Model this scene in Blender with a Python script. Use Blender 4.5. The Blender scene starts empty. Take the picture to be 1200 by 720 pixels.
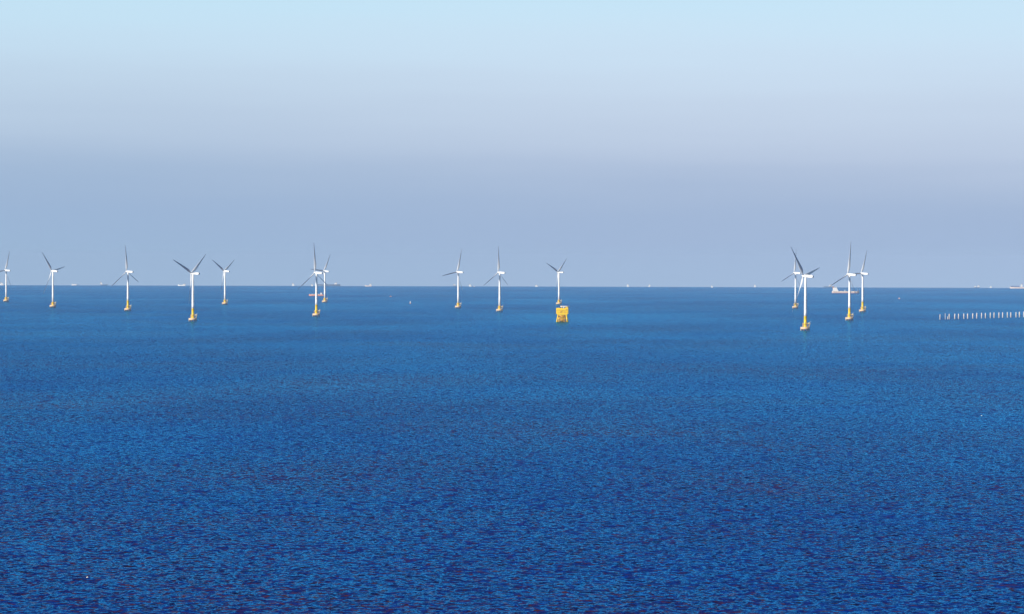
# Offshore wind farm seen from a high shore through a long lens.
# Metres; sea level is z = 0 below the camera, the sea curves with the earth.
import bpy, math, random
from mathutils import Matrix, Vector
random.seed(7)
S = bpy.context.scene
COL = S.collection
ER = 7.43e6                       # effective earth radius (with refraction)
PI = math.pi


def sea_z(x, y):
    return -(x * x + y * y) / (2 * ER)


# ----------------------------------------------------------------------------- materials
def principled(name, base, rough=0.5, spec=0.5, metal=0.0, vary=0.0, scale=0.5, dark=None, streak=False):
    m = bpy.data.materials.new(name)
    m.use_nodes = True
    nt = m.node_tree
    b = nt.nodes['Principled BSDF']
    b.inputs['Base Color'].default_value = (*base, 1)
    b.inputs['Roughness'].default_value = rough
    b.inputs['Specular IOR Level'].default_value = spec
    b.inputs['Metallic'].default_value = metal
    if vary > 0:                  # weathering: noise between the paint and a dirtier tone
        tc = nt.nodes.new('ShaderNodeTexCoord')
        mp = nt.nodes.new('ShaderNodeMapping')
        mp.inputs['Scale'].default_value = (1, 1, 0.12) if streak else (1, 1, 1)
        nz = nt.nodes.new('ShaderNodeTexNoise')
        nz.inputs['Scale'].default_value = scale
        nz.inputs['Detail'].default_value = 5
        rp = nt.nodes.new('ShaderNodeMapRange')
        rp.inputs['From Min'].default_value = 0.45
        rp.inputs['From Max'].default_value = 0.75
        rp.inputs['To Max'].default_value = vary
        mx = nt.nodes.new('ShaderNodeMix')
        mx.data_type = 'RGBA'
        d = dark or tuple(c * 0.5 for c in base)
        mx.inputs[6].default_value = (*base, 1)
        mx.inputs[7].default_value = (*d, 1)
        L = nt.links.new
        L(tc.outputs['Object'], mp.inputs['Vector'])
        L(mp.outputs[0], nz.inputs['Vector'])
        L(nz.outputs[0], rp.inputs['Value'])
        L(rp.outputs[0], mx.inputs[0])
        L(mx.outputs[2], b.inputs['Base Color'])
    return m


M = {
    'tower': principled('tower_paint', (0.86, 0.86, 0.84), 0.4, vary=0.2, scale=0.4, dark=(0.6, 0.58, 0.53), streak=True),
    'nacelle': principled('nacelle_paint', (0.86, 0.86, 0.84), 0.4, vary=0.2, scale=0.5, dark=(0.62, 0.6, 0.56)),
    'blade': principled('blade_paint', (0.60, 0.61, 0.62), 0.35, vary=0.2, scale=0.2),
    'rear_shade_door': principled('rear_shade_and_door', (0.06, 0.07, 0.08), 0.6),
    'letter': principled('faded_lettering', (0.14, 0.07, 0.04), 0.6),
    'yellow': principled('yellow_paint', (0.90, 0.62, 0.004), 0.45, vary=0.35, scale=0.5, dark=(0.84, 0.48, 0.005), streak=True),
    'brace': principled('brace_paint', (0.85, 0.42, 0.015), 0.5, vary=0.4, scale=0.5, dark=(0.55, 0.22, 0.03)),
    'platform': principled('platform_paint', (0.84, 0.56, 0.05), 0.5, vary=0.4, scale=0.6, dark=(0.62, 0.32, 0.06)),
    'concrete': principled('pile_cap_concrete', (0.74, 0.54, 0.32), 0.85, vary=0.6, scale=0.35, dark=(0.50, 0.30, 0.17)),
    'pile': principled('wet_steel_pile', (0.10, 0.065, 0.05), 0.6, vary=0.6, scale=0.8, dark=(0.05, 0.045, 0.04)),
    'cream': principled('cream_paint', (0.78, 0.68, 0.52), 0.5, vary=0.3, scale=0.5),
    'rust': principled('rusty_orange', (0.55, 0.20, 0.06), 0.7, vary=0.5, scale=0.8),
    'dark': principled('dark_opening', (0.03, 0.04, 0.05), 0.6),
    'post': principled('post_concrete', (0.72, 0.62, 0.54), 0.8, vary=0.5, scale=0.4, dark=(0.56, 0.46, 0.40)),
    'white': principled('ship_white', (0.85, 0.83, 0.79), 0.4, vary=0.2, scale=0.3),
    'hull_cream': principled('hull_cream', (0.72, 0.58, 0.50), 0.5, vary=0.4, scale=0.1),
    'hull_red': principled('hull_red', (0.62, 0.26, 0.19), 0.5, vary=0.4, scale=0.1),
    'boot': principled('hull_boot_topping', (0.42, 0.16, 0.12), 0.6),
    'hull_blue': principled('hull_blue', (0.08, 0.13, 0.22), 0.5, vary=0.3, scale=0.1),
    'deck': principled('ship_deck', (0.33, 0.24, 0.20), 0.7, vary=0.4, scale=0.1),
    'cargo_shade': principled('deck_cargo_shade', (0.05, 0.13, 0.32), 0.6, vary=0.4, scale=0.1),  # blue tone paints the shade on the deck cargo
    'glass': principled('bridge_glass', (0.03, 0.05, 0.07), 0.1),
    'funnel': principled('funnel_paint', (0.45, 0.22, 0.12), 0.5),
    'buoy_orange': principled('buoy_orange', (0.75, 0.24, 0.05), 0.5, vary=0.3, scale=1.0),
    'buoy_pink': principled('boat_pink', (0.70, 0.36, 0.30), 0.5, vary=0.3, scale=1.0),
    'float': principled('float_foam', (0.85, 0.78, 0.68), 0.6, vary=0.3, scale=6.0),
}


def water_material():
    m = bpy.data.materials.new('sea_water')
    m.use_nodes = True
    nt = m.node_tree
    N = nt.nodes.new
    L = nt.links.new
    b = nt.nodes['Principled BSDF']
    tc = N('ShaderNodeTexCoord')

    def noise(scale, sx, sy, rot, detail, rough, dist=0.0, ofs=(0, 0, 0)):
        mp = N('ShaderNodeMapping')
        mp.inputs['Location'].default_value = ofs
        mp.inputs['Rotation'].default_value = (0, 0, math.radians(rot))
        mp.inputs['Scale'].default_value = (sx, sy, 0)
        L(tc.outputs['Object'], mp.inputs['Vector'])
        n = N('ShaderNodeTexNoise')
        n.inputs['Scale'].default_value = scale
        n.inputs['Detail'].default_value = detail
        n.inputs['Roughness'].default_value = rough
        n.inputs['Distortion'].default_value = dist
        L(mp.outputs[0], n.inputs['Vector'])
        return n

    def vm(op, a, bb=None, scale=None):
        v = N('ShaderNodeVectorMath')
        v.operation = op
        L(a, v.inputs[0])
        if bb is not None:
            if isinstance(bb, tuple):
                v.inputs[1].default_value = bb
            else:
                L(bb, v.inputs[1])
        if scale is not None:
            if isinstance(scale, (int, float)):
                v.inputs['Scale'].default_value = scale
            else:
                L(scale, v.inputs['Scale'])
        return v.outputs[0]

    # wave slopes: chop of a few metres riding on a longer sea
    chop = noise(0.27, 1.0, 0.58, 7, 5.0, 0.62, 0.3)
    sea = noise(0.10, 1.0, 0.32, 12, 3.0, 0.55, 0.2, (31, 7, 0))
    roll = noise(0.028, 1.0, 0.35, 14, 3.0, 0.55, 0.2, (3, 71, 0))
    gust = noise(0.0016, 1.0, 0.35, 4, 4.0, 0.55, 0.4, (5, 3, 0))
    gm = N('ShaderNodeMapRange')
    gm.inputs['From Min'].default_value = 0.3
    gm.inputs['From Max'].default_value = 0.7
    gm.inputs['To Min'].default_value = 0.75
    gm.inputs['To Max'].default_value = 1.2
    L(gust.outputs[0], gm.inputs['Value'])
    s1 = vm('MULTIPLY', vm('SUBTRACT', chop.outputs['Color'], (0.5, 0.5, 0.5)), CHOP)
    s1 = vm('SCALE', s1, scale=gm.outputs[0])
    s2 = vm('MULTIPLY', vm('SUBTRACT', sea.outputs['Color'], (0.5, 0.5, 0.5)), SWELL)
    s3 = vm('MULTIPLY', vm('SUBTRACT', roll.outputs['Color'], (0.5, 0.5, 0.5)), ROLL)
    sl = vm('ADD', vm('ADD', s1, s2), s3)
    nrm = vm('NORMALIZE', vm('ADD', sl, (0, 0, 1)))
    # body colour: deep blue, with shaded wave troughs painted in as dark and brown threads
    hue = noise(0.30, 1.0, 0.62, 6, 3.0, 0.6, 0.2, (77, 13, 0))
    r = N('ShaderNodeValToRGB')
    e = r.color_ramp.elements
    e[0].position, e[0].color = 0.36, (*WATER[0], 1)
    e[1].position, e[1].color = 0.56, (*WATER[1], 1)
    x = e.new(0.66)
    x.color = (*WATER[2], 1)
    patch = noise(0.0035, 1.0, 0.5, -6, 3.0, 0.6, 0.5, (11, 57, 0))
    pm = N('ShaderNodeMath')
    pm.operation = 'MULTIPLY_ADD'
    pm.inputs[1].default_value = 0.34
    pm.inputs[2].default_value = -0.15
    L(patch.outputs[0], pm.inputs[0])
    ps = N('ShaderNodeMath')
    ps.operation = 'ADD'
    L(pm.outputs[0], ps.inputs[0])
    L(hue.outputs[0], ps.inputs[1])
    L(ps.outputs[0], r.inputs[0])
    nt.nodes.remove(b)
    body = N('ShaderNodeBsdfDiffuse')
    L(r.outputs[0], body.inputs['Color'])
    L(nrm, body.inputs['Normal'])
    gl = N('ShaderNodeBsdfGlossy')
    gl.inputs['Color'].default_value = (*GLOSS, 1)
    gl.inputs['Roughness'].default_value = 0.15
    L(nrm, gl.inputs['Normal'])
    fr = N('ShaderNodeFresnel')
    fr.inputs['IOR'].default_value = 1.04
    L(nrm, fr.inputs['Normal'])
    mixs = N('ShaderNodeMixShader')
    f0 = N('ShaderNodeFresnel')          # masking by the waves: the mean surface mirrors more at grazing view
    f0.inputs['IOR'].default_value = 1.04
    fm = N('ShaderNodeMath')
    fm.operation = 'MULTIPLY'
    fa = N('ShaderNodeMath')
    fa.operation = 'MULTIPLY_ADD'
    fa.inputs[1].default_value = 0.40
    fa.inputs[2].default_value = 0.50
    L(f0.outputs[0], fa.inputs[0])
    L(fr.outputs[0], fm.inputs[0])
    L(fa.outputs[0], fm.inputs[1])
    p2 = N('ShaderNodeMath')
    p2.operation = 'POWER'
    p2.inputs[1].default_value = 2.0
    L(f0.outputs[0], p2.inputs[0])
    fb = N('ShaderNodeMath')
    fb.operation = 'MULTIPLY_ADD'
    fb.inputs[1].default_value = 0.20
    L(p2.outputs[0], fb.inputs[0])
    L(fm.outputs[0], fb.inputs[2])
    gr = N('ShaderNodeMapRange')          # cat's paws: gusts roughen and darken the sea in broad bands
    gr.inputs['From Min'].default_value = 0.32
    gr.inputs['From Max'].default_value = 0.68
    gr.inputs['To Min'].default_value = 1.04
    gr.inputs['To Max'].default_value = 0.90
    L(gust.outputs[0], gr.inputs['Value'])
    fg = N('ShaderNodeMath')
    fg.operation = 'MULTIPLY'
    fg.use_clamp = True
    L(fb.outputs[0], fg.inputs[0])
    L(gr.outputs[0], fg.inputs[1])
    st = N('ShaderNodeMapRange')          # steep wavelets: sharper step between mirror and depth
    st.inputs['From Min'].default_value = 0.13
    st.inputs['From Max'].default_value = 0.66
    st.inputs['To Max'].default_value = 0.95
    L(fg.outputs[0], st.inputs['Value'])
    fm = st
    L(fm.outputs[0], mixs.inputs[0])
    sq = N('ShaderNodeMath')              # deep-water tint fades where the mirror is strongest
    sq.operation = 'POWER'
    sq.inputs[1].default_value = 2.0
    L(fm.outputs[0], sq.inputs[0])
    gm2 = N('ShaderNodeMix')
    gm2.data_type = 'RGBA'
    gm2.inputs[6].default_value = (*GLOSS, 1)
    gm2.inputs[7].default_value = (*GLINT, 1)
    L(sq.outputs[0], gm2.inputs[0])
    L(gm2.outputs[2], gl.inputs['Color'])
    L(body.outputs[0], mixs.inputs[1])
    L(gl.outputs[0], mixs.inputs[2])
    L(mixs.outputs[0], nt.nodes['Material Output'].inputs['Surface'])
    return m


CHOP = (2.3, 2.3, 0.0)
SWELL = (0.5, 0.5, 0.0)
ROLL = (0.30, 0.30, 0.0)
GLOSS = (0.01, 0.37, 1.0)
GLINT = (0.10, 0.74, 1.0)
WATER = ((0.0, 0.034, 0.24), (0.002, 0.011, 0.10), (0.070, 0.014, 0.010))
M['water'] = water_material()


# ----------------------------------------------------------------------------- mesh helper
class MB:
    def __init__(self):
        self.v, self.f, self.s = [], [], []

    def face(self, idx, smooth=False):
        self.f.append(idx)
        self.s.append(smooth)

    def box(self, cx, cy, cz, sx, sy, sz, cham=0.0):
        """box by centre and size; cham > 0 cuts the vertical edges"""
        hx, hy, hz = sx / 2, sy / 2, sz / 2
        if cham:
            c = cham
            ring = [(-hx + c, -hy), (hx - c, -hy), (hx, -hy + c), (hx, hy - c), (hx - c, hy), (-hx + c, hy), (-hx, hy - c), (-hx, -hy + c)]
        else:
            ring = [(-hx, -hy), (hx, -hy), (hx, hy), (-hx, hy)]
        return self.prism([(cx + a, cy + b) for a, b in ring], cz - hz, cz + hz)

    def prism(self, ring, z0, z1, ring_top=None):
        o = len(self.v)
        n = len(ring)
        rt = ring_top or ring
        self.v += [(x, y, z0) for x, y in ring] + [(x, y, z1) for x, y in rt]
        for i in range(n):
            j = (i + 1) % n
            self.face((o + i, o + j, o + n + j, o + n + i))
        self.face(tuple(o + i for i in reversed(range(n))))
        self.face(tuple(o + n + i for i in range(n)))

    def loft(self, rings, smooth=True, caps=True):
        o = len(self.v)
        n = len(rings[0])
        for r in rings:
            self.v += [tuple(p) for p in r]
        for k in range(len(rings) - 1):
            for i in range(n):
                j = (i + 1) % n
                a, b = o + k * n, o + (k + 1) * n
                self.face((a + i, a + j, b + j, b + i), smooth)
        if caps:
            self.face(tuple(o + i for i in reversed(range(n))))
            e = o + (len(rings) - 1) * n
            self.face(tuple(e + i for i in range(n)))

    def lathe(self, prof, n=24, cx=0, cy=0):
        self.loft([[(cx + r * math.cos(2 * PI * i / n), cy + r * math.sin(2 * PI * i / n), z) for i in range(n)] for r, z in prof])

    def tube(self, a, b, r0, r1=None, n=8):
        a, b = Vector(a), Vector(b)
        r1 = r0 if r1 is None else r1
        q = (b - a).to_track_quat('Z', 'Y')
        rings = []
        for p, r in ((a, r0), (b, r1)):
            rings.append([p + q @ Vector((r * math.cos(2 * PI * i / n), r * math.sin(2 * PI * i / n), 0)) for i in range(n)])
        self.loft(rings)

    def build(self, name, mat, parent=None):
        me = bpy.data.meshes.new(name)
        me.from_pydata(self.v, [], self.f)
        me.polygons.foreach_set('use_smooth', self.s)
        me.materials.append(mat)
        me.update()
        o = bpy.data.objects.new(name, me)
        COL.objects.link(o)
        if parent:
            o.parent = parent
        return o


def tag(o, label=None, cat=None, group=None, kind=None):
    for k, v in (('label', label), ('category', cat), ('group', group), ('kind', kind)):
        if v:
            o[k] = v
    return o


def thing(name, label, cat, x=0, y=0, rz=0, group=None):
    o = bpy.data.objects.new(name, None)
    o.empty_display_size = 2
    COL.objects.link(o)
    o.location = (x, y, sea_z(x, y))
    o.rotation_euler = (0, 0, rz)
    return tag(o, label, cat, group)


def copy_tree(o, parent=None):
    c = o.copy()
    COL.objects.link(c)
    if parent:
        c.parent = parent
    for ch in list(o.children):
        copy_tree(ch, c)
    return c


# ----------------------------------------------------------------------------- the sea
def build_sea():
    seg = 360
    rs = [60.0]
    while rs[-1] < 48000:
        rs.append(rs[-1] + max(30.0, min(rs[-1] * 0.06, 700.0)))
    v, f = [(0, 0, 0)], []
    for r in rs:
        v += [(r * math.sin(2 * PI * i / seg), r * math.cos(2 * PI * i / seg), -r * r / (2 * ER)) for i in range(seg)]
    for i in range(seg):
        f.append((0, 1 + (i + 1) % seg, 1 + i))
    for k in range(len(rs) - 1):
        a, b = 1 + k * seg, 1 + (k + 1) * seg
        for i in range(seg):
            j = (i + 1) % seg
            f.append((a + i, a + j, b + j, b + i))
    me = bpy.data.meshes.new('sea')
    me.from_pydata(v, [], f)
    me.polygons.foreach_set('use_smooth', [True] * len(f))
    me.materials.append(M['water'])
    me.update()
    o = bpy.data.objects.new('sea', me)
    COL.objects.link(o)
    tag(o, 'deep blue open sea ruffled by small wind waves', 'sea', kind='structure')


build_sea()

# ----------------------------------------------------------------------------- wind turbine
HUB = 90.0
ROTOR_R = 61.0
YAW = math.radians(58)
TILT = math.radians(5)


def blade_mesh():
    mb = MB()
    #        r     chord thick twist
    secs = [(1.2, 2.3, 2.3, 40), (4.5, 2.35, 2.25, 56), (8, 3.4, 1.75, 56), (12, 4.3, 1.30, 53), (17, 4.1, 0.98, 48),
            (24, 3.45, 0.72, 39), (32, 2.85, 0.52, 28), (40, 2.3, 0.38, 19), (48, 1.75, 0.26, 13), (54, 1.3, 0.19, 10), (58.5, 0.85, 0.12, 8),
            (60.5, 0.45, 0.07, 8), (61, 0.12, 0.04, 8)]
    n = 20
    rings = []
    for r, c, t, tw in secs:
        k = min(1.0, max(0.0, (r - 3) / 9))          # circle -> aerofoil
        fr = r / ROTOR_R
        yo = 0.035 * r + 2.4 * fr * fr               # coning and pre-bend, up wind
        a = math.radians(tw)
        ring = []
        if r > 6:
            c, t = c * 1.18, t * 1.2
        for i in range(n):
            u = 2 * PI * i / n
            ct, st = math.cos(u), math.sin(u)
            x0, y0 = 0.5 * c * ct, 0.5 * t * st
            xf = 0.5 * c * ct + 0.18 * c             # leading edge at -x
            yf = 0.5 * t * st * (0.62 - 0.5 * ct) * 1.5
            x, y = x0 * (1 - k) + xf * k, y0 * (1 - k) + yf * k
            ring.append((x * math.cos(a) - y * -math.sin(a), -x * math.sin(a) + y * math.cos(a) + yo, r))
        rings.append(ring)
    mb.loft(rings)
    return mb


def make_turbine(band_top):
    """band_top: height of the top of the yellow transition piece"""
    t = thing('wind_turbine', 'white wind turbine', 'wind turbine')
    # concrete pile cap on raked steel piles
    c = MB()
    c.lathe([(6.9, 2.4), (7.2, 2.7), (7.2, 5.4), (6.9, 5.8), (3.4, 6.4)], 28)
    c.build('pile_cap', M['concrete'], t)
    for i in range(8):
        a = 2 * PI * (i + 0.5) / 8
        p = MB()
        p.tube((7.4 * math.cos(a), 7.4 * math.sin(a), -2.5), (5.9 * math.cos(a), 5.9 * math.sin(a), 2.6), 0.85, n=10)
        p.build('pile', M['pile'], t)
    # transition piece
    tp = MB()
    tp.lathe([(2.75, 6.2), (2.75, 7.0), (2.45, 7.2), (2.45, band_top - 0.6), (2.55, band_top - 0.5), (2.55, band_top)], 24)
    tp.build('transition_piece', M['yellow'], t)
    # working platform with a laydown area, struts and railing
    pf = MB()
    ring = []
    for i in range(20):
        a = 2 * PI * i / 20
        ring.append((4.5 * math.cos(a), 4.5 * math.sin(a)))
    ring = [p for p in ring if p[0] < 3.6]
    # order kept: counter-clockwise from the top of the +x gap
    pts = sorted(ring, key=lambda p: math.atan2(p[1], p[0]) % (2 * PI)) + [(8.0, -2.6), (8.0, 2.6)]
    pf.prism(pts, 10.9, 11.35)
    d = pf.build('platform', M['platform'], t)
    ends = []
    for sy in (-2.2, 2.2):
        ends.append(((7.6, sy, 10.95), (5.6, sy, 5.9), 0.3))
        ends.append(((4.2, sy, 10.95), (4.6, sy, 6.0), 0.24))
    for a in (2.2, PI, 4.1):
        ends.append(((4.2 * math.cos(a), 4.2 * math.sin(a), 10.95), (5.2 * math.cos(a), 5.2 * math.sin(a), 5.9), 0.26))
    for p, q, r in ends:
        st = MB()
        st.tube(p, q, r)
        st.build('platform_strut', M['platform'], d)
    rl = MB()
    n = len(pts)
    for i in range(n):
        a, b = pts[i], pts[(i + 1) % n]
        for z in (11.95, 12.55):
            rl.tube((a[0], a[1], z), (b[0], b[1], z), 0.07, n=5)
        rl.tube((a[0], a[1], 11.3), (a[0], a[1], 12.6), 0.08, n=5)
    rl.build('railing', M['yellow'], d)
    cr = MB()
    cr.tube((6.6, 1.2, 11.3), (6.6, 1.2, 14.0), 0.28)
    cr.tube((6.6, 1.2, 13.9), (8.9, -0.6, 15.2), 0.2, 0.12)
    cr.build('davit_crane', M['cream'], t)
    cb = MB()
    cb.box(5.4, -1.5, 12.3, 1.6, 1.4, 1.9)
    cb.build('equipment_cabinet', M['cream'], t)
    bl = MB()
    for sy in (-0.9, 0.9):
        bl.tube((-7.75, sy, -2.0), (-7.75, sy, 6.6), 0.3)
        bl.tube((-7.75, sy, 5.2), (-7.0, sy, 5.2), 0.2)
    z = 0.6
    while z < 6.5:
        bl.tube((-7.75, -0.9, z), (-7.75, 0.9, z), 0.09, n=5)
        z += 0.6
    bl.build('boat_landing', M['cream'], t)
    # tower
    tw = MB()
    tw.lathe([(2.42, band_top + 0.004), (2.38, 30), (2.2, 55), (1.95, 75), (1.7, 87.6)], 28)
    tower = tw.build('tower', M['tower'], t)
    glyphs = [[(0, .5, 1, .14), (0, -.5, 1, .14), (0, 0, .14, 1.1), (.3, 0, .5, .12)],
              [(0, .45, .9, .14), (-.35, 0, .14, 1), (.35, 0, .14, 1), (0, -.1, .8, .12), (0, -.5, .9, .14)],
              [(0, .2, 1, .14), (0, 0, .14, 1.1), (-.3, -.35, .14, .4), (.3, -.35, .14, .4)],
              [(0, .5, .7, .14), (0, .15, 1, .14), (0, -.2, .7, .14), (0, -.5, 1, .14), (0, 0, .14, 1)],
              [(-.35, 0, .14, 1), (.15, .4, .7, .14), (.15, 0, .7, .14), (.15, -.4, .7, .14), (.5, 0, .14, .9)]]
    for k, g in enumerate(glyphs):
        zc = 55.0 - k * 4.6
        rr = 2.2 + (55 - zc) / 25 * 0.18 + 0.012
        le = MB()
        for gx, gz, w, h in g:
            w, h, gx, gz = w * 1.5, h * 2.5, gx * 1.5, gz * 2.5
            a0 = math.radians(-58) + (gx - w / 2) / rr
            a1 = math.radians(-58) + (gx + w / 2) / rr
            rings = []
            for z0 in (zc + gz - h / 2, zc + gz + h / 2):
                m_ = (a0 + a1) / 2
                rings.append([(q * math.cos(a), q * math.sin(a), z0) for q, a in ((rr, a0), (rr, m_), (rr, a1), (rr + .03, a1), (rr + .03, m_), (rr + .03, a0))])
            le.loft(rings, smooth=False)
        le.build('tower_letter', M['letter'], tower)
    dr = MB()
    dr.box(0, -2.42, 12.6, 0.9, 0.3, 2.3, 0.05)
    dr.build('door', M['rear_shade_door'], tower)
    # nacelle: in the rotor frame, y is up wind
    R = Matrix.Rotation(YAW, 4, 'Z') @ Matrix.Rotation(TILT, 4, 'X')
    top = Matrix.Translation((0, 0, HUB))
    na = MB()
    rings = []
    for y, w, h, zo in ((2.6, 3.3, 3.4, 0), (1.4, 4.2, 4.1, 0), (-3, 4.5, 4.5, .15), (-9.5, 4.4, 4.5, .2), (-13.4, 4.0, 4.0, .25), (-14.2, 3.4, 3.4, .25)):
        hw, hh, cc = w / 2, h / 2, 0.55
        rings.append([(x, y, z + zo) for x, z in ((-hw + cc, -hh), (-hw, -hh + cc), (-hw, hh - cc), (-hw + cc, hh), (hw - cc, hh), (hw, hh - cc), (hw, -hh + cc), (hw - cc, -hh))])
    na.loft(rings, smooth=False)
    for s in (-1, 1):
        na.tube((s * 1.0, -10.5, 2.3), (s * 1.0, -10.5, 4.1), 0.09)
    no = na.build('nacelle', M['nacelle'], t)
    no.matrix_local = top @ R
    vn = MB()
    vn.box(0, -14.215, 0.25, 2.6, 0.12, 2.6)
    vn.build('rear_shade_panel', M['rear_shade_door'], no)  # dark plate: shade of the nacelle's rear face put into colour
    hb = MB()
    n = 20
    hb.loft([[(r * math.cos(2 * PI * i / n), y, r * math.sin(2 * PI * i / n)) for i in range(n)]
             for r, y in ((1.6, 2.55), (1.75, 3.0), (1.85, 4.2), (1.7, 5.4), (1.2, 6.4), (0.5, 6.95), (0.05, 7.1))])
    ho = hb.build('rotor_hub', M['nacelle'], t)
    ho.matrix_local = top @ R
    bm = blade_mesh().build('blade', M['blade'], t)
    for k in range(3):
        b = bm if k == 0 else bm.copy()
        if k:
            COL.objects.link(b)
        b['slot'] = k
    return t


def pose_rotor(t, deg, k, dyaw=0.0):
    """turn the blades to the angle deg (first blade, clockwise from straight up); k scales their length"""
    R = Matrix.Rotation(YAW, 4, 'Z') @ Matrix.Rotation(TILT, 4, 'X')
    i = 0
    for b in t.children:
        if b.name.split('.')[0] == 'blade':
            a = math.radians(deg + 120 * i)
            b.matrix_local = Matrix.Translation((0, 0, HUB)) @ R @ Matrix.Translation((0, 4.2, 0)) @ Matrix.Rotation(a, 4, 'Y') @ Matrix.Diagonal((1, 1, k, 1))
            if 'slot' in b:
                del b['slot']
            i += 1


TURBINES = [
    #  x        y      blade  length  band  label
    (-1449.2, 13995.2, 20, 1.00, 13.5, 'white wind turbine at the left edge, one blade cut off by the edge'),
    (-1133.6, 12062.9, 80, 1.00, 13.5, 'white wind turbine second from the left, right blade pointing slightly upward'),
    (-878.1, 11168.5, -6, 1.00, 24, 'white wind turbine with one blade straight up, standing alone at far left with yellow band'),
    (-595.8, 9123.1, 54, 0.99, 24, 'large white wind turbine left of centre with two blades raised in a V'),
    (-769.7, 13098.4, 60, 1.00, 13.5, 'small distant white wind turbine with blades in a V, beside a larger V-posed one'),
    (-402.7, 10057.4, -5, 1.02, 24, 'white wind turbine with yellow band standing in front of a smaller one, blade straight up'),
    (-535.1, 13963.7, 35, 1.00, 13.5, 'small distant white wind turbine just right of and behind a larger one'),
    (-134.0, 12176.3, 20, 1.00, 13.5, 'white wind turbine at the middle without yellow band, its left blade nearly level'),
    (-28.5, 11245.0, -1, 1.00, 13.5, 'white wind turbine near the middle with one blade straight up, lower blades spread evenly'),
    (128.6, 13382.4, 53, 1.00, 13.5, 'white wind turbine right behind the yellow substation, two blades raised'),
    (716.8, 12352.2, 8, 1.00, 13.5, 'distant white wind turbine half hidden behind the blades of the nearest turbine'),
    (483.3, 8045.5, 78, 1.05, 24, 'nearest and largest white wind turbine, top blade leaning left over a smaller turbine'),
    (662.0, 9582.2, 9, 1.10, 24, 'white wind turbine with yellow band crossing in front of the cream cargo ship amidships'),
    (816.5, 11376.7, 27, 1.02, 24, 'small white wind turbine at the far right of all turbines, by the cargo ship bow'),
]
GROUP_T = 'white wind turbines standing in the sea'
protos = {}
for x, y, ang, k, band, label in TURBINES:
    if band not in protos:
        protos[band] = t = make_turbine(band)
    else:
        t = copy_tree(protos[band])
    t.location = (x, y, sea_z(x, y))
    pose_rotor(t, ang, k)
    tag(t, label, 'wind turbine', GROUP_T)


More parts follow.
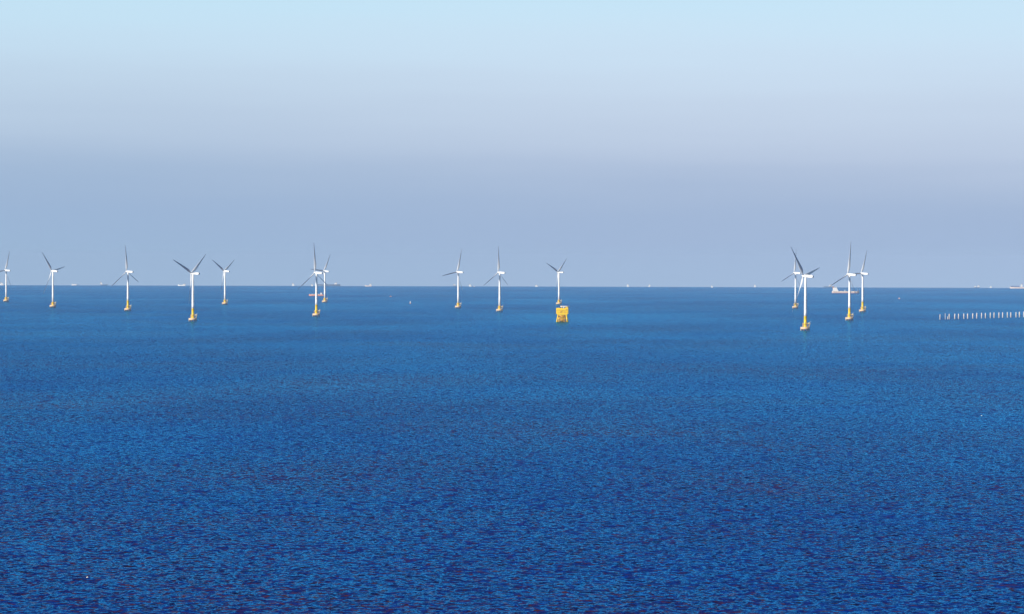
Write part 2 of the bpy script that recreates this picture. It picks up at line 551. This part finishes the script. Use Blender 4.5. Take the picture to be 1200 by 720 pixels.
# ----------------------------------------------------------------------------- substation
def substation(x, y):
    t = thing('offshore_substation', 'yellow offshore substation box on a braced jacket, in front of a white turbine', 'substation', x, y, math.radians(-4))
    WB, WT, ZT = 20.6, 15.4, 14.2       # jacket footprint, top width, top height
    DB, DT = 17.0, 14.0

    def corner(sx, sy, z):
        k = (z + 2) / (ZT + 2)
        return Vector((sx * (WB + (WT - WB) * k) / 2, sy * (DB + (DT - DB) * k) / 2, z))
    for sx in (-1, 1):
        for sy in (-1, 1):
            l = MB()
            l.tube(corner(sx, sy, -3), corner(sx, sy, ZT), 1.25, 1.1, 14)
            l.build('jacket_leg', M['yellow'], t)
    for (a, b) in (((-1, -1), (1, -1)), ((1, -1), (1, 1)), ((1, 1), (-1, 1)), ((-1, 1), (-1, -1))):
        for z0, z1 in ((0.4, 7.2), (7.2, 13.6)):
            for u, w in ((a, b), (b, a)):
                m = MB()
                m.tube(corner(*u, z0), corner(*w, z1), 0.6)
                m.build('cross_brace', M['brace'], t)
        for z in (7.2, 12.6):
            m = MB()
            m.tube(corner(*a, z), corner(*b, z), 0.55)
            m.build('horizontal_brace', M['yellow'], t)
    for i in range(8):                   # cable tubes rising from the sea bed to the topside
        px = -5.6 + 1.6 * i
        j = MB()
        j.tube((px * 1.12, -5.6 + (i % 3), -3), (px, -4.6 + (i % 3), 15.0), 0.5)
        j.build('cable_tube', M['rust'] if i in (1, 5) else M['yellow'], t)
    cd = MB()
    cd.box(0.3, 0, 9.6, 12.6, 10.0, 0.5)
    cd.box(0.3, -1, 11.6, 9.0, 6.0, 3.4)
    cd.build('cable_deck', M['platform'], t)
    bl = MB()
    for sx in (-6.6, -5.0):
        bl.tube((sx, -9.6, -2), (sx, -9.0, 8.6), 0.32)
    z = 0.5
    while z < 8.5:
        bl.tube((-6.6, -9.4, z), (-5.0, -9.4, z), 0.1, n=5)
        z += 0.7
    bl.build('boat_landing', M['platform'], t)
    ct = MB()
    ct.box(0.8, 1.5, 5.4, 7.0, 5.0, 14.0, 0.6)
    ct.build('cable_trunk', M['platform'], t)
    # topside: chamfered below, several decks
    tp = MB()
    hw, hd = 11.2, 9.0
    sec = [(-hw + 2.2, 13.7), (-hw, 15.8), (-hw, 26.0), (hw, 26.0), (hw, 15.8), (hw - 2.2, 13.7)]
    o = len(tp.v)
    tp.v += [(a, -hd, z) for a, z in sec] + [(a, hd, z) for a, z in sec]
    n = len(sec)
    for i in range(n):
        tp.face((o + i, o + n + i, o + n + (i + 1) % n, o + (i + 1) % n))
    tp.face(tuple(o + i for i in reversed(range(n))))
    tp.face(tuple(o + n + i for i in range(n)))
    top = tp.build('topside_module', M['yellow'], t)
    for z in (17.4, 21.8):
        d = MB()
        d.box(0, -hd - 0.35, z, 2 * hw + 0.4, 0.7, 0.25)
        d.build('walkway', M['platform'], top)
        r = MB()
        for zz in (0.65, 1.2):
            r.tube((-hw - .1, -hd - 0.65, z + zz), (hw + .1, -hd - 0.65, z + zz), 0.06, n=5)
        for i in range(13):
            q = -hw - .1 + (2 * hw + .2) * i / 12
            r.tube((q, -hd - 0.65, z + .1), (q, -hd - 0.65, z + 1.25), 0.06, n=5)
        r.build('railing', M['yellow'], top)
    for i in range(3):
        v = MB()
        v.box(-7.5 + 3.6 * i, -hd - 0.04, 23.8, 2.2, 0.16, 1.7)
        v.build('louvre', M['yellow'], top)
    for q, z in ((5.0, 18.7), (-2.4, 18.7), (8.4, 23.1)):
        v = MB()
        v.box(q, -hd - 0.04, z, 1.2, 0.16, 2.3)
        v.build('door', M['rust'], top)
    st = MB()                            # outside stair across the face
    st.tube((-3.5, -hd - 0.9, 17.5), (0.8, -hd - 0.9, 21.9), 0.22)
    st.tube((-3.5, -hd - 0.5, 17.5), (0.8, -hd - 0.5, 21.9), 0.22)
    st.build('stair', M['rust'], top)
    rf = MB()
    rf.box(-6.6, 0, 26.2, 8.6, 17.0, 0.4)
    rf.build('roof_plant', M['yellow'], t)
    hd_ = MB()
    hd_.box(4.6, -0.5, 29.4, 16.0, 16.0, 1.5, 2.5)
    h = hd_.build('helideck', M['cream'], t)
    s = MB()
    for q in (-1.4, 5.6, 10.2):
        for w in (-6, 6):
            s.tube((q, w, 25.9), (q, w, 28.9), 0.32)
    s.box(8.0, 0, 27.4, 5.6, 14.0, 2.9)
    s.build('helideck_support', M['platform'], h)
    cr = MB()
    cr.tube((2.6, -8.0, 26), (2.6, -8.0, 28.4), 0.55)
    cr.box(3.4, -8.2, 28.0, 2.0, 1.4, 1.3)
    cr.build('crane_pedestal', M['white'], t)
    return t


substation(94.8, 9190.4)


# ----------------------------------------------------------------------------- piles at the right
PILES = [
    (858.3, 9797.7, 0.81, 11.0),
    (871.5, 9828.1, 0.49, 13.0),
    (877.8, 9842.7, 0.65, 6.2),
    (882.0, 9852.3, 1.10, 11.1),
    (895.9, 9884.4, 1.10, 11.1),
    (905.4, 9906.1, 0.91, 11.1),
    (919.3, 9938.1, 0.98, 11.1),
    (929.2, 9961.0, 1.10, 11.2),
    (942.4, 9991.6, 1.10, 11.2),
    (952.9, 10015.7, 1.10, 11.2),
    (965.5, 10044.7, 0.98, 11.2),
    (976.0, 10069.0, 1.10, 11.3),
    (988.9, 10098.9, 1.04, 11.3),
    (999.0, 10122.1, 1.10, 11.3),
    (1012.1, 10152.2, 1.04, 11.3),
    (1022.2, 10175.7, 1.04, 11.3),
    (1035.0, 10205.2, 0.98, 11.4),
    (1044.4, 10227.0, 1.10, 11.4),
    (1058.6, 10259.8, 1.10, 11.4),
    (1068.3, 10282.3, 1.23, 11.4),
    (1080.0, 10309.5, 1.04, 11.5),
]
ORD = ['first', 'second', 'third', 'fourth', 'fifth', 'sixth', 'seventh', 'eighth', 'ninth', 'tenth', 'eleventh', 'twelfth', 'thirteenth',
       'fourteenth', 'fifteenth', 'sixteenth', 'seventeenth', 'eighteenth', 'nineteenth', 'twentieth', 'twenty-first']


def sea_pile(r, h):
    mb = MB()
    mb.lathe([(r, -3), (r, h * 0.80), (r * 0.92, h * 0.82), (r * 0.62, h), (r * 0.2, h + 0.25)], 12)
    return mb


base_pile = None
for i, (x, y, r, h) in enumerate(PILES):
    if base_pile is None:
        base_pile = sea_pile(0.8, 11.0).build('sea_pile', M['post'])
        o = base_pile
    else:
        o = base_pile.copy()
        COL.objects.link(o)
    o.scale = (r / 0.8, r / 0.8, h / 11.0 * random.uniform(0.95, 1.05))
    o.rotation_euler = (0, math.radians(random.uniform(-2, 2)), random.uniform(0, 6))
    o.location = (x, y, sea_z(x, y))
    extra = {0: 'pale concrete pile standing alone at the left end of the row of piles',
             1: 'thinnest pale concrete pile, second from the left in the row of piles',
             2: 'shortest pale concrete pile in the row, touching the taller one right of it',
             20: 'pale concrete pile cut off by the right edge of the picture'}
    tag(o, extra.get(i, 'pale concrete pile in the sea, %s from the left in the row of piles' % ORD[i]), 'pile', 'pale concrete piles in a row')


# ----------------------------------------------------------------------------- ships
def hull_mesh(L, B, fb, bow_rise, draft=4.0, z0=None, z1=None):
    """hull along +x (bow at +x); z0..z1 keeps one belt of its height"""
    mb = MB()
    st = []
    for u in (-0.5, -0.47, -0.4, -0.2, 0.1, 0.3, 0.4, 0.46, 0.5):
        w = 0.42 if u == -0.5 else 0.5
        if u > 0.25:
            w = 0.5 * max(0.02, 1 - ((u - 0.25) / 0.25) ** 2)
        top = fb + bow_rise * max(0, (u - 0.36) / 0.14) ** 0.7 + (0.35 * bow_rise if u < -0.33 else 0)
        st.append((u, w, top))
    rings = []
    for u, w, top in st:
        lo = -draft if z0 is None else z0
        hi = top if z1 is None else z1
        fl = 0.86 if u > 0.4 else 1.0
        rk = 0.03 * L if u > 0.45 else 0.0
        rings.append([(u * L - rk, -w * B * fl, lo), (u * L, -w * B, hi), (u * L, w * B, hi), (u * L - rk, w * B * fl, lo)])
    mb.loft(rings, smooth=False)
    return mb


def ship(name, label, cat, x, y, L, B, fb, hull, house_u, house_l, house_h, flip=False, bow_rise=2.0, cargo=None, boot=False,
         hatches=0, cranes=0, mast=True, group='ships far out on the sea', second_house=None, turn=0.0):
    t = thing(name, label, cat, x, y, (PI if flip else 0) + turn, group)
    hull_mesh(L, B, fb, bow_rise).build('hull', M[hull], t)
    if boot:
        hull_mesh(L * 1.004, B * 1.01, fb, 0, z0=-3.0, z1=fb * 0.28).build('boot_topping', M['boot'], t)

    def house(u, ln, hh, nm='superstructure'):
        cx = u * L
        levels = max(1, int(round(hh / 3.2)))
        mb = MB()
        for k in range(levels):
            q = 1 - 0.45 * k / max(1, levels)
            z = fb + 0.3 + hh * (k + 0.5) / levels
            mb.box(cx - ln * (1 - q) * 0.35, 0, z, ln * q, B * (0.92 - 0.04 * k), hh / levels - 0.12)
            mb.box(cx - ln * (1 - q) * 0.35, 0, z + hh / levels / 2 - 0.03, ln * q + 0.8, B * (0.92 - 0.04 * k) + 0.8, 0.1)
        q = 1 - 0.45 * (levels - 1) / max(1, levels)
        mb.box(cx + ln * 0.1, 0, fb + hh + 0.2, 2.4, B * 1.02, 0.8)      # bridge wing
        s = mb.build(nm, M['white'], t)
        w = MB()
        zt = fb + 0.3 + hh * (levels - 0.4) / levels
        w.box(cx - ln * (1 - q) * 0.35, 0, zt, ln * q + 0.1, B * (0.92 - 0.04 * (levels - 1)) + 0.1, hh / levels * 0.28)
        w.build('bridge_window', M['glass'], s)
        return cx
    cx = house(house_u, house_l, house_h)
    if second_house:
        house(*second_house, nm='forward_house')
    f = MB()
    f.box(cx - house_l * 0.42, 0, fb + house_h * 0.95, house_l * 0.22, B * 0.22, house_h * 0.55, 0.2)
    f.build('funnel', M['funnel'], t)
    if mast:
        m = MB()
        m.tube((cx + house_l * 0.1, 0, fb + house_h), (cx + house_l * 0.1, 0, fb + house_h * 1.35), 0.3, 0.12)
        m.build('mast', M['white'], t)
        m = MB()
        m.tube((0.44 * L, 0, fb), (0.44 * L, 0, fb + house_h * 0.6), 0.35, 0.15)
        m.build('foremast', M['white'], t)
    if cargo:
        c0, c1, ch, cm = cargo
        c = MB()
        c.box((c0 + c1) / 2 * L, 0, fb + ch / 2 + 0.1, (c1 - c0) * L, B * 0.86, ch)
        c.build('deck_cargo', M[cm], t)
    a0, a1 = (house_u + house_l / L / 2 + 0.03, 0.36)
    for i in range(hatches):
        u = a0 + (a1 - a0) * (i + 0.5) / hatches
        h = MB()
        h.box(u * L, 0, fb + 0.9, (a1 - a0) * L / hatches * 0.78, B * 0.7, 1.6)
        h.build('hatch_cover', M['cream'], t)
    for i in range(cranes):
        u = a0 + (a1 - a0) * (i + 1) / (cranes + 1)
        k = MB()
        k.tube((u * L, 0, fb), (u * L, 0, fb + 6), 0.9)
        k.tube((u * L, 0, fb + 5.6), (u * L + 11, 0, fb + 7.4), 0.5, 0.25)
        k.build('deck_crane', M['white'], t)
    return t


ship('cargo_ship', 'pale cream cargo ship with reddish waterline and stern house, behind the right-hand turbines', 'cargo ship', 1454, 21286, 120, 19, 7.5, 'hull_cream', -0.37, 24, 18.0, bow_rise=4.5, boot=True, hatches=4, cranes=2)
ship('coaster', 'small salmon red cargo ship with white stern house, crossing behind a turbine', 'cargo ship', -703, 17535, 53, 9, 5.2, 'hull_red', -0.33, 8, 6.0, flip=True, bow_rise=1.5, hatches=3)
ship('cargo_ship', 'white ship on the horizon at the left edge, beside the leftmost turbine', 'ship', -3926, 37625, 34, 12, 8, 'white', -0.1, 20, 12)
ship('barge', 'low pale barge, a faint flat streak on the horizon at far left', 'barge', -3528, 39410, 48, 12, 9, 'white', -0.35, 7, 3, mast=False)
ship('cargo_ship', 'dark hulled ship on the horizon with white stern tower, near the lone far-left turbine', 'ship', -3214, 38479, 56, 12, 7, 'hull_blue', -0.36, 15, 17)
ship('cargo_ship', 'long creamy white ship on the horizon left of the big V-bladed turbine', 'ship', -2347, 34715, 54, 13, 7, 'white', -0.3, 20, 7, flip=True, bow_rise=4)
ship('cargo_ship', 'short white ship on the horizon, left of the overlapping turbine pair', 'ship', -1665, 37217, 20, 9, 8, 'white', -0.1, 14, 12)
ship('cargo_ship', 'tiny white ship on the horizon close to the front turbine tower of a pair', 'ship', -1455, 35578, 14, 8, 6, 'white', -0.1, 11, 8)
ship('tanker', 'long dark low tanker on the horizon with white house at right end', 'tanker', -1422, 37850, 180, 26, 13, 'hull_blue', -0.30, 22, 12, flip=True)
ship('cargo_ship', 'pinkish ship on the horizon with tall white house at its right end', 'ship', -1003, 34070, 46, 11, 7, 'hull_cream', -0.3, 16, 11, flip=True)
ship('cargo_ship', 'small ship with dark hull on the horizon, left of the middle turbine', 'ship', -432, 36875, 27, 10, 7, 'hull_blue', -0.05, 16, 9)
ship('cargo_ship', 'white ship on the horizon just right of the middle turbine', 'ship', -302, 35401, 22, 10, 7, 'white', -0.1, 16, 9)
ship('tug', 'tiny grey boat on the horizon trailing a white ship', 'boat', -261, 33699, 9, 5, 3, 'hull_cream', -0.1, 4, 3, mast=False)
ship('cargo_ship', 'low white ship on the horizon, left of the turbine behind the substation', 'ship', 181, 35819, 25, 10, 6, 'white', -0.1, 14, 7)
ship('cargo_ship', 'white ship on the empty horizon right of the substation, left one of two', 'ship', 887, 37348, 19, 10, 8, 'white', -0.1, 14, 11)
ship('cargo_ship', 'white ship on the empty horizon right of the substation, right one of two', 'ship', 1040, 36990, 16, 10, 7, 'white', 0.1, 12, 11)
ship('cargo_ship', 'tiny white ship lowest on the empty stretch of horizon, under the skyline', 'ship', 1374, 33548, 14, 8, 5, 'white', -0.1, 8, 9)
ship('cargo_ship', 'tiny white ship on the horizon, nearest to the right-hand turbine group', 'ship', 1880, 37774, 16, 9, 8, 'white', -0.1, 13, 10)
ship('tanker', 'dark low ship on the horizon above the cream cargo ship, beside a blade tip', 'tanker', 2514, 38755, 82, 16, 8, 'hull_blue', -0.12, 24, 13, flip=True)
ship('cargo_ship', 'pale ship on the horizon with white blocks at both ends', 'ship', 3624, 38099, 44, 12, 6, 'hull_blue', -0.26, 18, 13, flip=True, second_house=(0.3, 13, 9))
ship('cargo_ship', 'faint small white ship on the horizon above the row of piles', 'ship', 3857, 39348, 17, 9, 9, 'white', 0, 13, 5)
ship('bulk_carrier', 'bulk carrier with pale hull, deck cargo in painted blue shade and white tower at the right edge', 'cargo ship', 3467, 33359, 140, 20, 11, 'hull_cream', -0.08, 13, 19, flip=True, bow_rise=1.5, cargo=(0.02, 0.44, 6.5, 'cargo_shade'))


# ----------------------------------------------------------------------------- buoys, small craft, floats
def beacon(x, y):
    t = thing('beacon_buoy', 'small beacon buoy with pale tower on an orange float, alone between the turbines', 'buoy', x, y)
    f = MB()
    f.lathe([(1.4, -1.0), (1.9, -0.4), (1.9, 1.4), (1.5, 1.9), (0.9, 2.1)], 16)
    f.build('float', M['buoy_orange'], t)
    w = MB()
    w.lathe([(1.25, 2.0), (1.0, 4.0), (0.75, 6.0), (0.9, 6.1), (0.9, 6.5), (0.3, 7.3)], 14)
    w.build('tower', M['white'], t)
    l = MB()
    l.lathe([(0.25, 7.25), (0.3, 7.4), (0.3, 7.9), (0.1, 8.1)], 10)
    l.build('lamp', M['glass'], t)


def small_boat(x, y, label, L, mat, rz):
    t = thing('fishing_boat', label, 'boat', x, y, rz, 'small craft between the turbines and the horizon')
    hull_mesh(L, L * 0.3, 1.5, 1.0, 1.0).build('hull', M[mat], t)
    c = MB()
    c.box(-0.18 * L, 0, 2.7, L * 0.3, L * 0.22, 2.4, 0.2)
    c.box(-0.18 * L, 0, 3.95, L * 0.36, L * 0.26, 0.14)
    w = c.build('wheelhouse', M[mat], t)
    g = MB()
    g.box(-0.18 * L, 0, 3.2, L * 0.3 + 0.06, L * 0.22 + 0.06, 0.6, 0.2)
    g.build('window', M['glass'], w)
    m = MB()
    m.tube((0.1 * L, 0, 1.5), (0.1 * L, 0, 5.2), 0.12, 0.06)
    m.build('mast', M['white'], t)


def foam_float(x, y, label, s):
    mb = MB()
    mb.lathe([(0.16, -0.14), (0.27, -0.06), (0.3, 0.08), (0.24, 0.2), (0.1, 0.26), (0.06, 0.36), (0.02, 0.37)], 14)
    o = mb.build('foam_float', M['float'])
    o.scale = (s * 1.2, s, s)
    o.location = (x, y, sea_z(x, y))
    tag(o, label, 'float', 'white floats adrift on the near water')


beacon(-285, 13690)
small_boat(-424, 17095, 'small pinkish fishing boat in mid-sea, left of the beacon buoy', 7.5, 'buoy_pink', 0.3)
small_boat(1324, 16707, 'tiny pale fishing boat in open water between the right turbines and the piles', 6.0, 'buoy_pink', 2.6)
foam_float(-147.9, 1703.5, 'white float on the dark water at the lower left', 0.95)
foam_float(339.8, 3532.3, 'white float on the water at the right, below the row of piles', 1.3)

# ----------------------------------------------------------------------------- air
hz = MB()
hz.box(0, 0, (-160.0 + 165) / 2, 100000, 100000, 325.0)
hm = bpy.data.materials.new('sea_haze')
hm.use_nodes = True
nt = hm.node_tree
nt.nodes.remove(nt.nodes['Principled BSDF'])
pv = nt.nodes.new('ShaderNodeVolumePrincipled')
pv.inputs['Color'].default_value = (0.47, 0.62, 0.86, 1)
pv.inputs['Density'].default_value = 1.2e-5
pv.inputs['Density Attribute'].default_value = ''
pv.inputs['Anisotropy'].default_value = -0.3
nt.links.new(pv.outputs[0], nt.nodes['Material Output'].inputs['Volume'])
hm.cycles.homogeneous_volume = True
ho = hz.build('haze', hm)
tag(ho, 'thin pale blue haze in the air over the sea', 'haze', kind='stuff')

# ----------------------------------------------------------------------------- light and sky
SUN_EL, SUN_AZ = math.radians(21), math.radians(-124)      # azimuth from +Y, clockwise seen from above
to_sun = Vector((math.sin(SUN_AZ) * math.cos(SUN_EL), math.cos(SUN_AZ) * math.cos(SUN_EL), math.sin(SUN_EL)))
sd = bpy.data.lights.new('sun', 'SUN')
sd.energy = 5.0
sd.angle = math.radians(0.5)
sd.color = (1.0, 0.92, 0.80)
so = bpy.data.objects.new('sun', sd)
so.rotation_euler = (-to_sun).to_track_quat('-Z', 'Y').to_euler()
COL.objects.link(so)

W = bpy.data.worlds.new('World')
S.world = W
W.use_nodes = True
nt = W.node_tree
N, L = nt.nodes.new, nt.links.new
bg = nt.nodes['Background']
STR = 0.10
EXPO = 0.3                        # the photograph is exposed a little bright
bg.inputs['Strength'].default_value = STR
sky = N('ShaderNodeTexSky')
sky.sky_type = 'NISHITA'
sky.sun_disc = False
sky.sun_elevation = SUN_EL
sky.sun_rotation = SUN_AZ
sky.altitude = 100
sky.air_density = 1.0
sky.dust_density = 0.3
sky.ozone_density = 3.0
# the low band of the sky: pale cyan above, a lavender-grey haze bank near the horizon
tc = N('ShaderNodeTexCoord')
sep = N('ShaderNodeSeparateXYZ')
L(tc.outputs['Generated'], sep.inputs[0])
mr = N('ShaderNodeMapRange')
mr.inputs['From Min'].default_value = -0.02
mr.inputs['From Max'].default_value = 0.08
# faint uneven layers in the bank
mp = N('ShaderNodeMapping')
mp.inputs['Scale'].default_value = (6, 6, 90)
L(tc.outputs['Generated'], mp.inputs[0])
nz = N('ShaderNodeTexNoise')
nz.inputs['Scale'].default_value = 1.0
nz.inputs['Detail'].default_value = 4
L(mp.outputs[0], nz.inputs['Vector'])
ma = N('ShaderNodeMath')
ma.operation = 'MULTIPLY_ADD'
ma.inputs[1].default_value = 0.013
L(nz.outputs[0], ma.inputs[0])
ad = N('ShaderNodeMath')
ad.operation = 'ADD'
ad.inputs[1].default_value = -0.0065
lr = N('ShaderNodeMapRange')
lr.interpolation_type = 'SMOOTHSTEP'
lr.inputs['From Min'].default_value = 0.06
lr.inputs['From Max'].default_value = -0.12
L(sep.outputs['X'], lr.inputs['Value'])
lm = N('ShaderNodeMath')
lm.operation = 'MULTIPLY_ADD'
lm.inputs[1].default_value = -0.005
L(lr.outputs[0], lm.inputs[0])
L(sep.outputs['Z'], lm.inputs[2])
L(lm.outputs[0], ad.inputs[0])
L(ad.outputs[0], ma.inputs[2])
L(ma.outputs[0], mr.inputs['Value'])
rp = N('ShaderNodeValToRGB')
STOPS = [(-0.006, (0.352, 0.490, 0.690)), (0.004, (0.352, 0.465, 0.675)), (0.012, (0.374, 0.485, 0.678)), (0.021, (0.485, 0.580, 0.750)),
         (0.032, (0.560, 0.672, 0.825)), (0.042, (0.603, 0.758, 0.912)), (0.053, (0.580, 0.795, 0.940)), (0.075, (0.50, 0.76, 0.95))]
cr = rp.color_ramp
cr.interpolation = 'B_SPLINE'
while len(cr.elements) < len(STOPS):
    cr.elements.new(0.5)
for el, (z, c) in zip(cr.elements, STOPS):
    el.position = (z + 0.02) / 0.10
    el.color = (*c, 1)
L(mr.outputs[0], rp.inputs[0])
sc = N('ShaderNodeVectorMath')
sc.operation = 'SCALE'
sc.inputs['Scale'].default_value = 2 ** -EXPO / STR
dl = N('ShaderNodeMix')
dl.data_type = 'RGBA'
dl.inputs[6].default_value = (1, 1, 1, 1)
dl.inputs[7].default_value = (0.93, 0.985, 0.985, 1)
L(lr.outputs[0], dl.inputs[0])
dm = N('ShaderNodeVectorMath')
dm.operation = 'MULTIPLY'
L(rp.outputs[0], dm.inputs[0])
L(dl.outputs[2], dm.inputs[1])
L(dm.outputs[0], sc.inputs[0])
fade = N('ShaderNodeMapRange')
fade.interpolation_type = 'SMOOTHSTEP'
fade.inputs['From Min'].default_value = 0.056
fade.inputs['From Max'].default_value = 0.16
L(sep.outputs['Z'], fade.inputs['Value'])
mx = N('ShaderNodeMix')
mx.data_type = 'RGBA'
L(fade.outputs[0], mx.inputs[0])
L(sc.outputs[0], mx.inputs[6])
L(sky.outputs[0], mx.inputs[7])
L(mx.outputs[2], bg.inputs['Color'])

# ----------------------------------------------------------------------------- camera
cd = bpy.data.cameras.new('camera')
cd.sensor_fit = 'HORIZONTAL'
cd.sensor_width = 36
cd.lens = 36 * 5725.2 / 1200
cd.clip_start = 1
cd.clip_end = 400000
co = bpy.data.objects.new('camera', cd)
COL.objects.link(co)
PITCH = math.atan((360 - 304.6) / 5725.2)
ROLL = math.atan(0.00277)
co.matrix_world = Matrix.Translation((0, 0, 111.08)) @ Matrix.Rotation(PI / 2 - PITCH, 4, 'X') @ Matrix.Rotation(ROLL, 4, 'Z')
S.camera = co

# ----------------------------------------------------------------------------- render settings
S.render.engine = 'CYCLES'
S.view_settings.view_transform = 'Standard'
S.view_settings.look = 'None'
S.view_settings.exposure = EXPO
S.view_settings.gamma = 1
S.cycles.use_denoising = True
S.cycles.denoiser = 'OPENIMAGEDENOISE'
S.cycles.denoising_input_passes = 'RGB_ALBEDO_NORMAL'
S.cycles.denoising_prefilter = 'ACCURATE'
S.cycles.max_bounces = 6
S.cycles.volume_bounces = 0
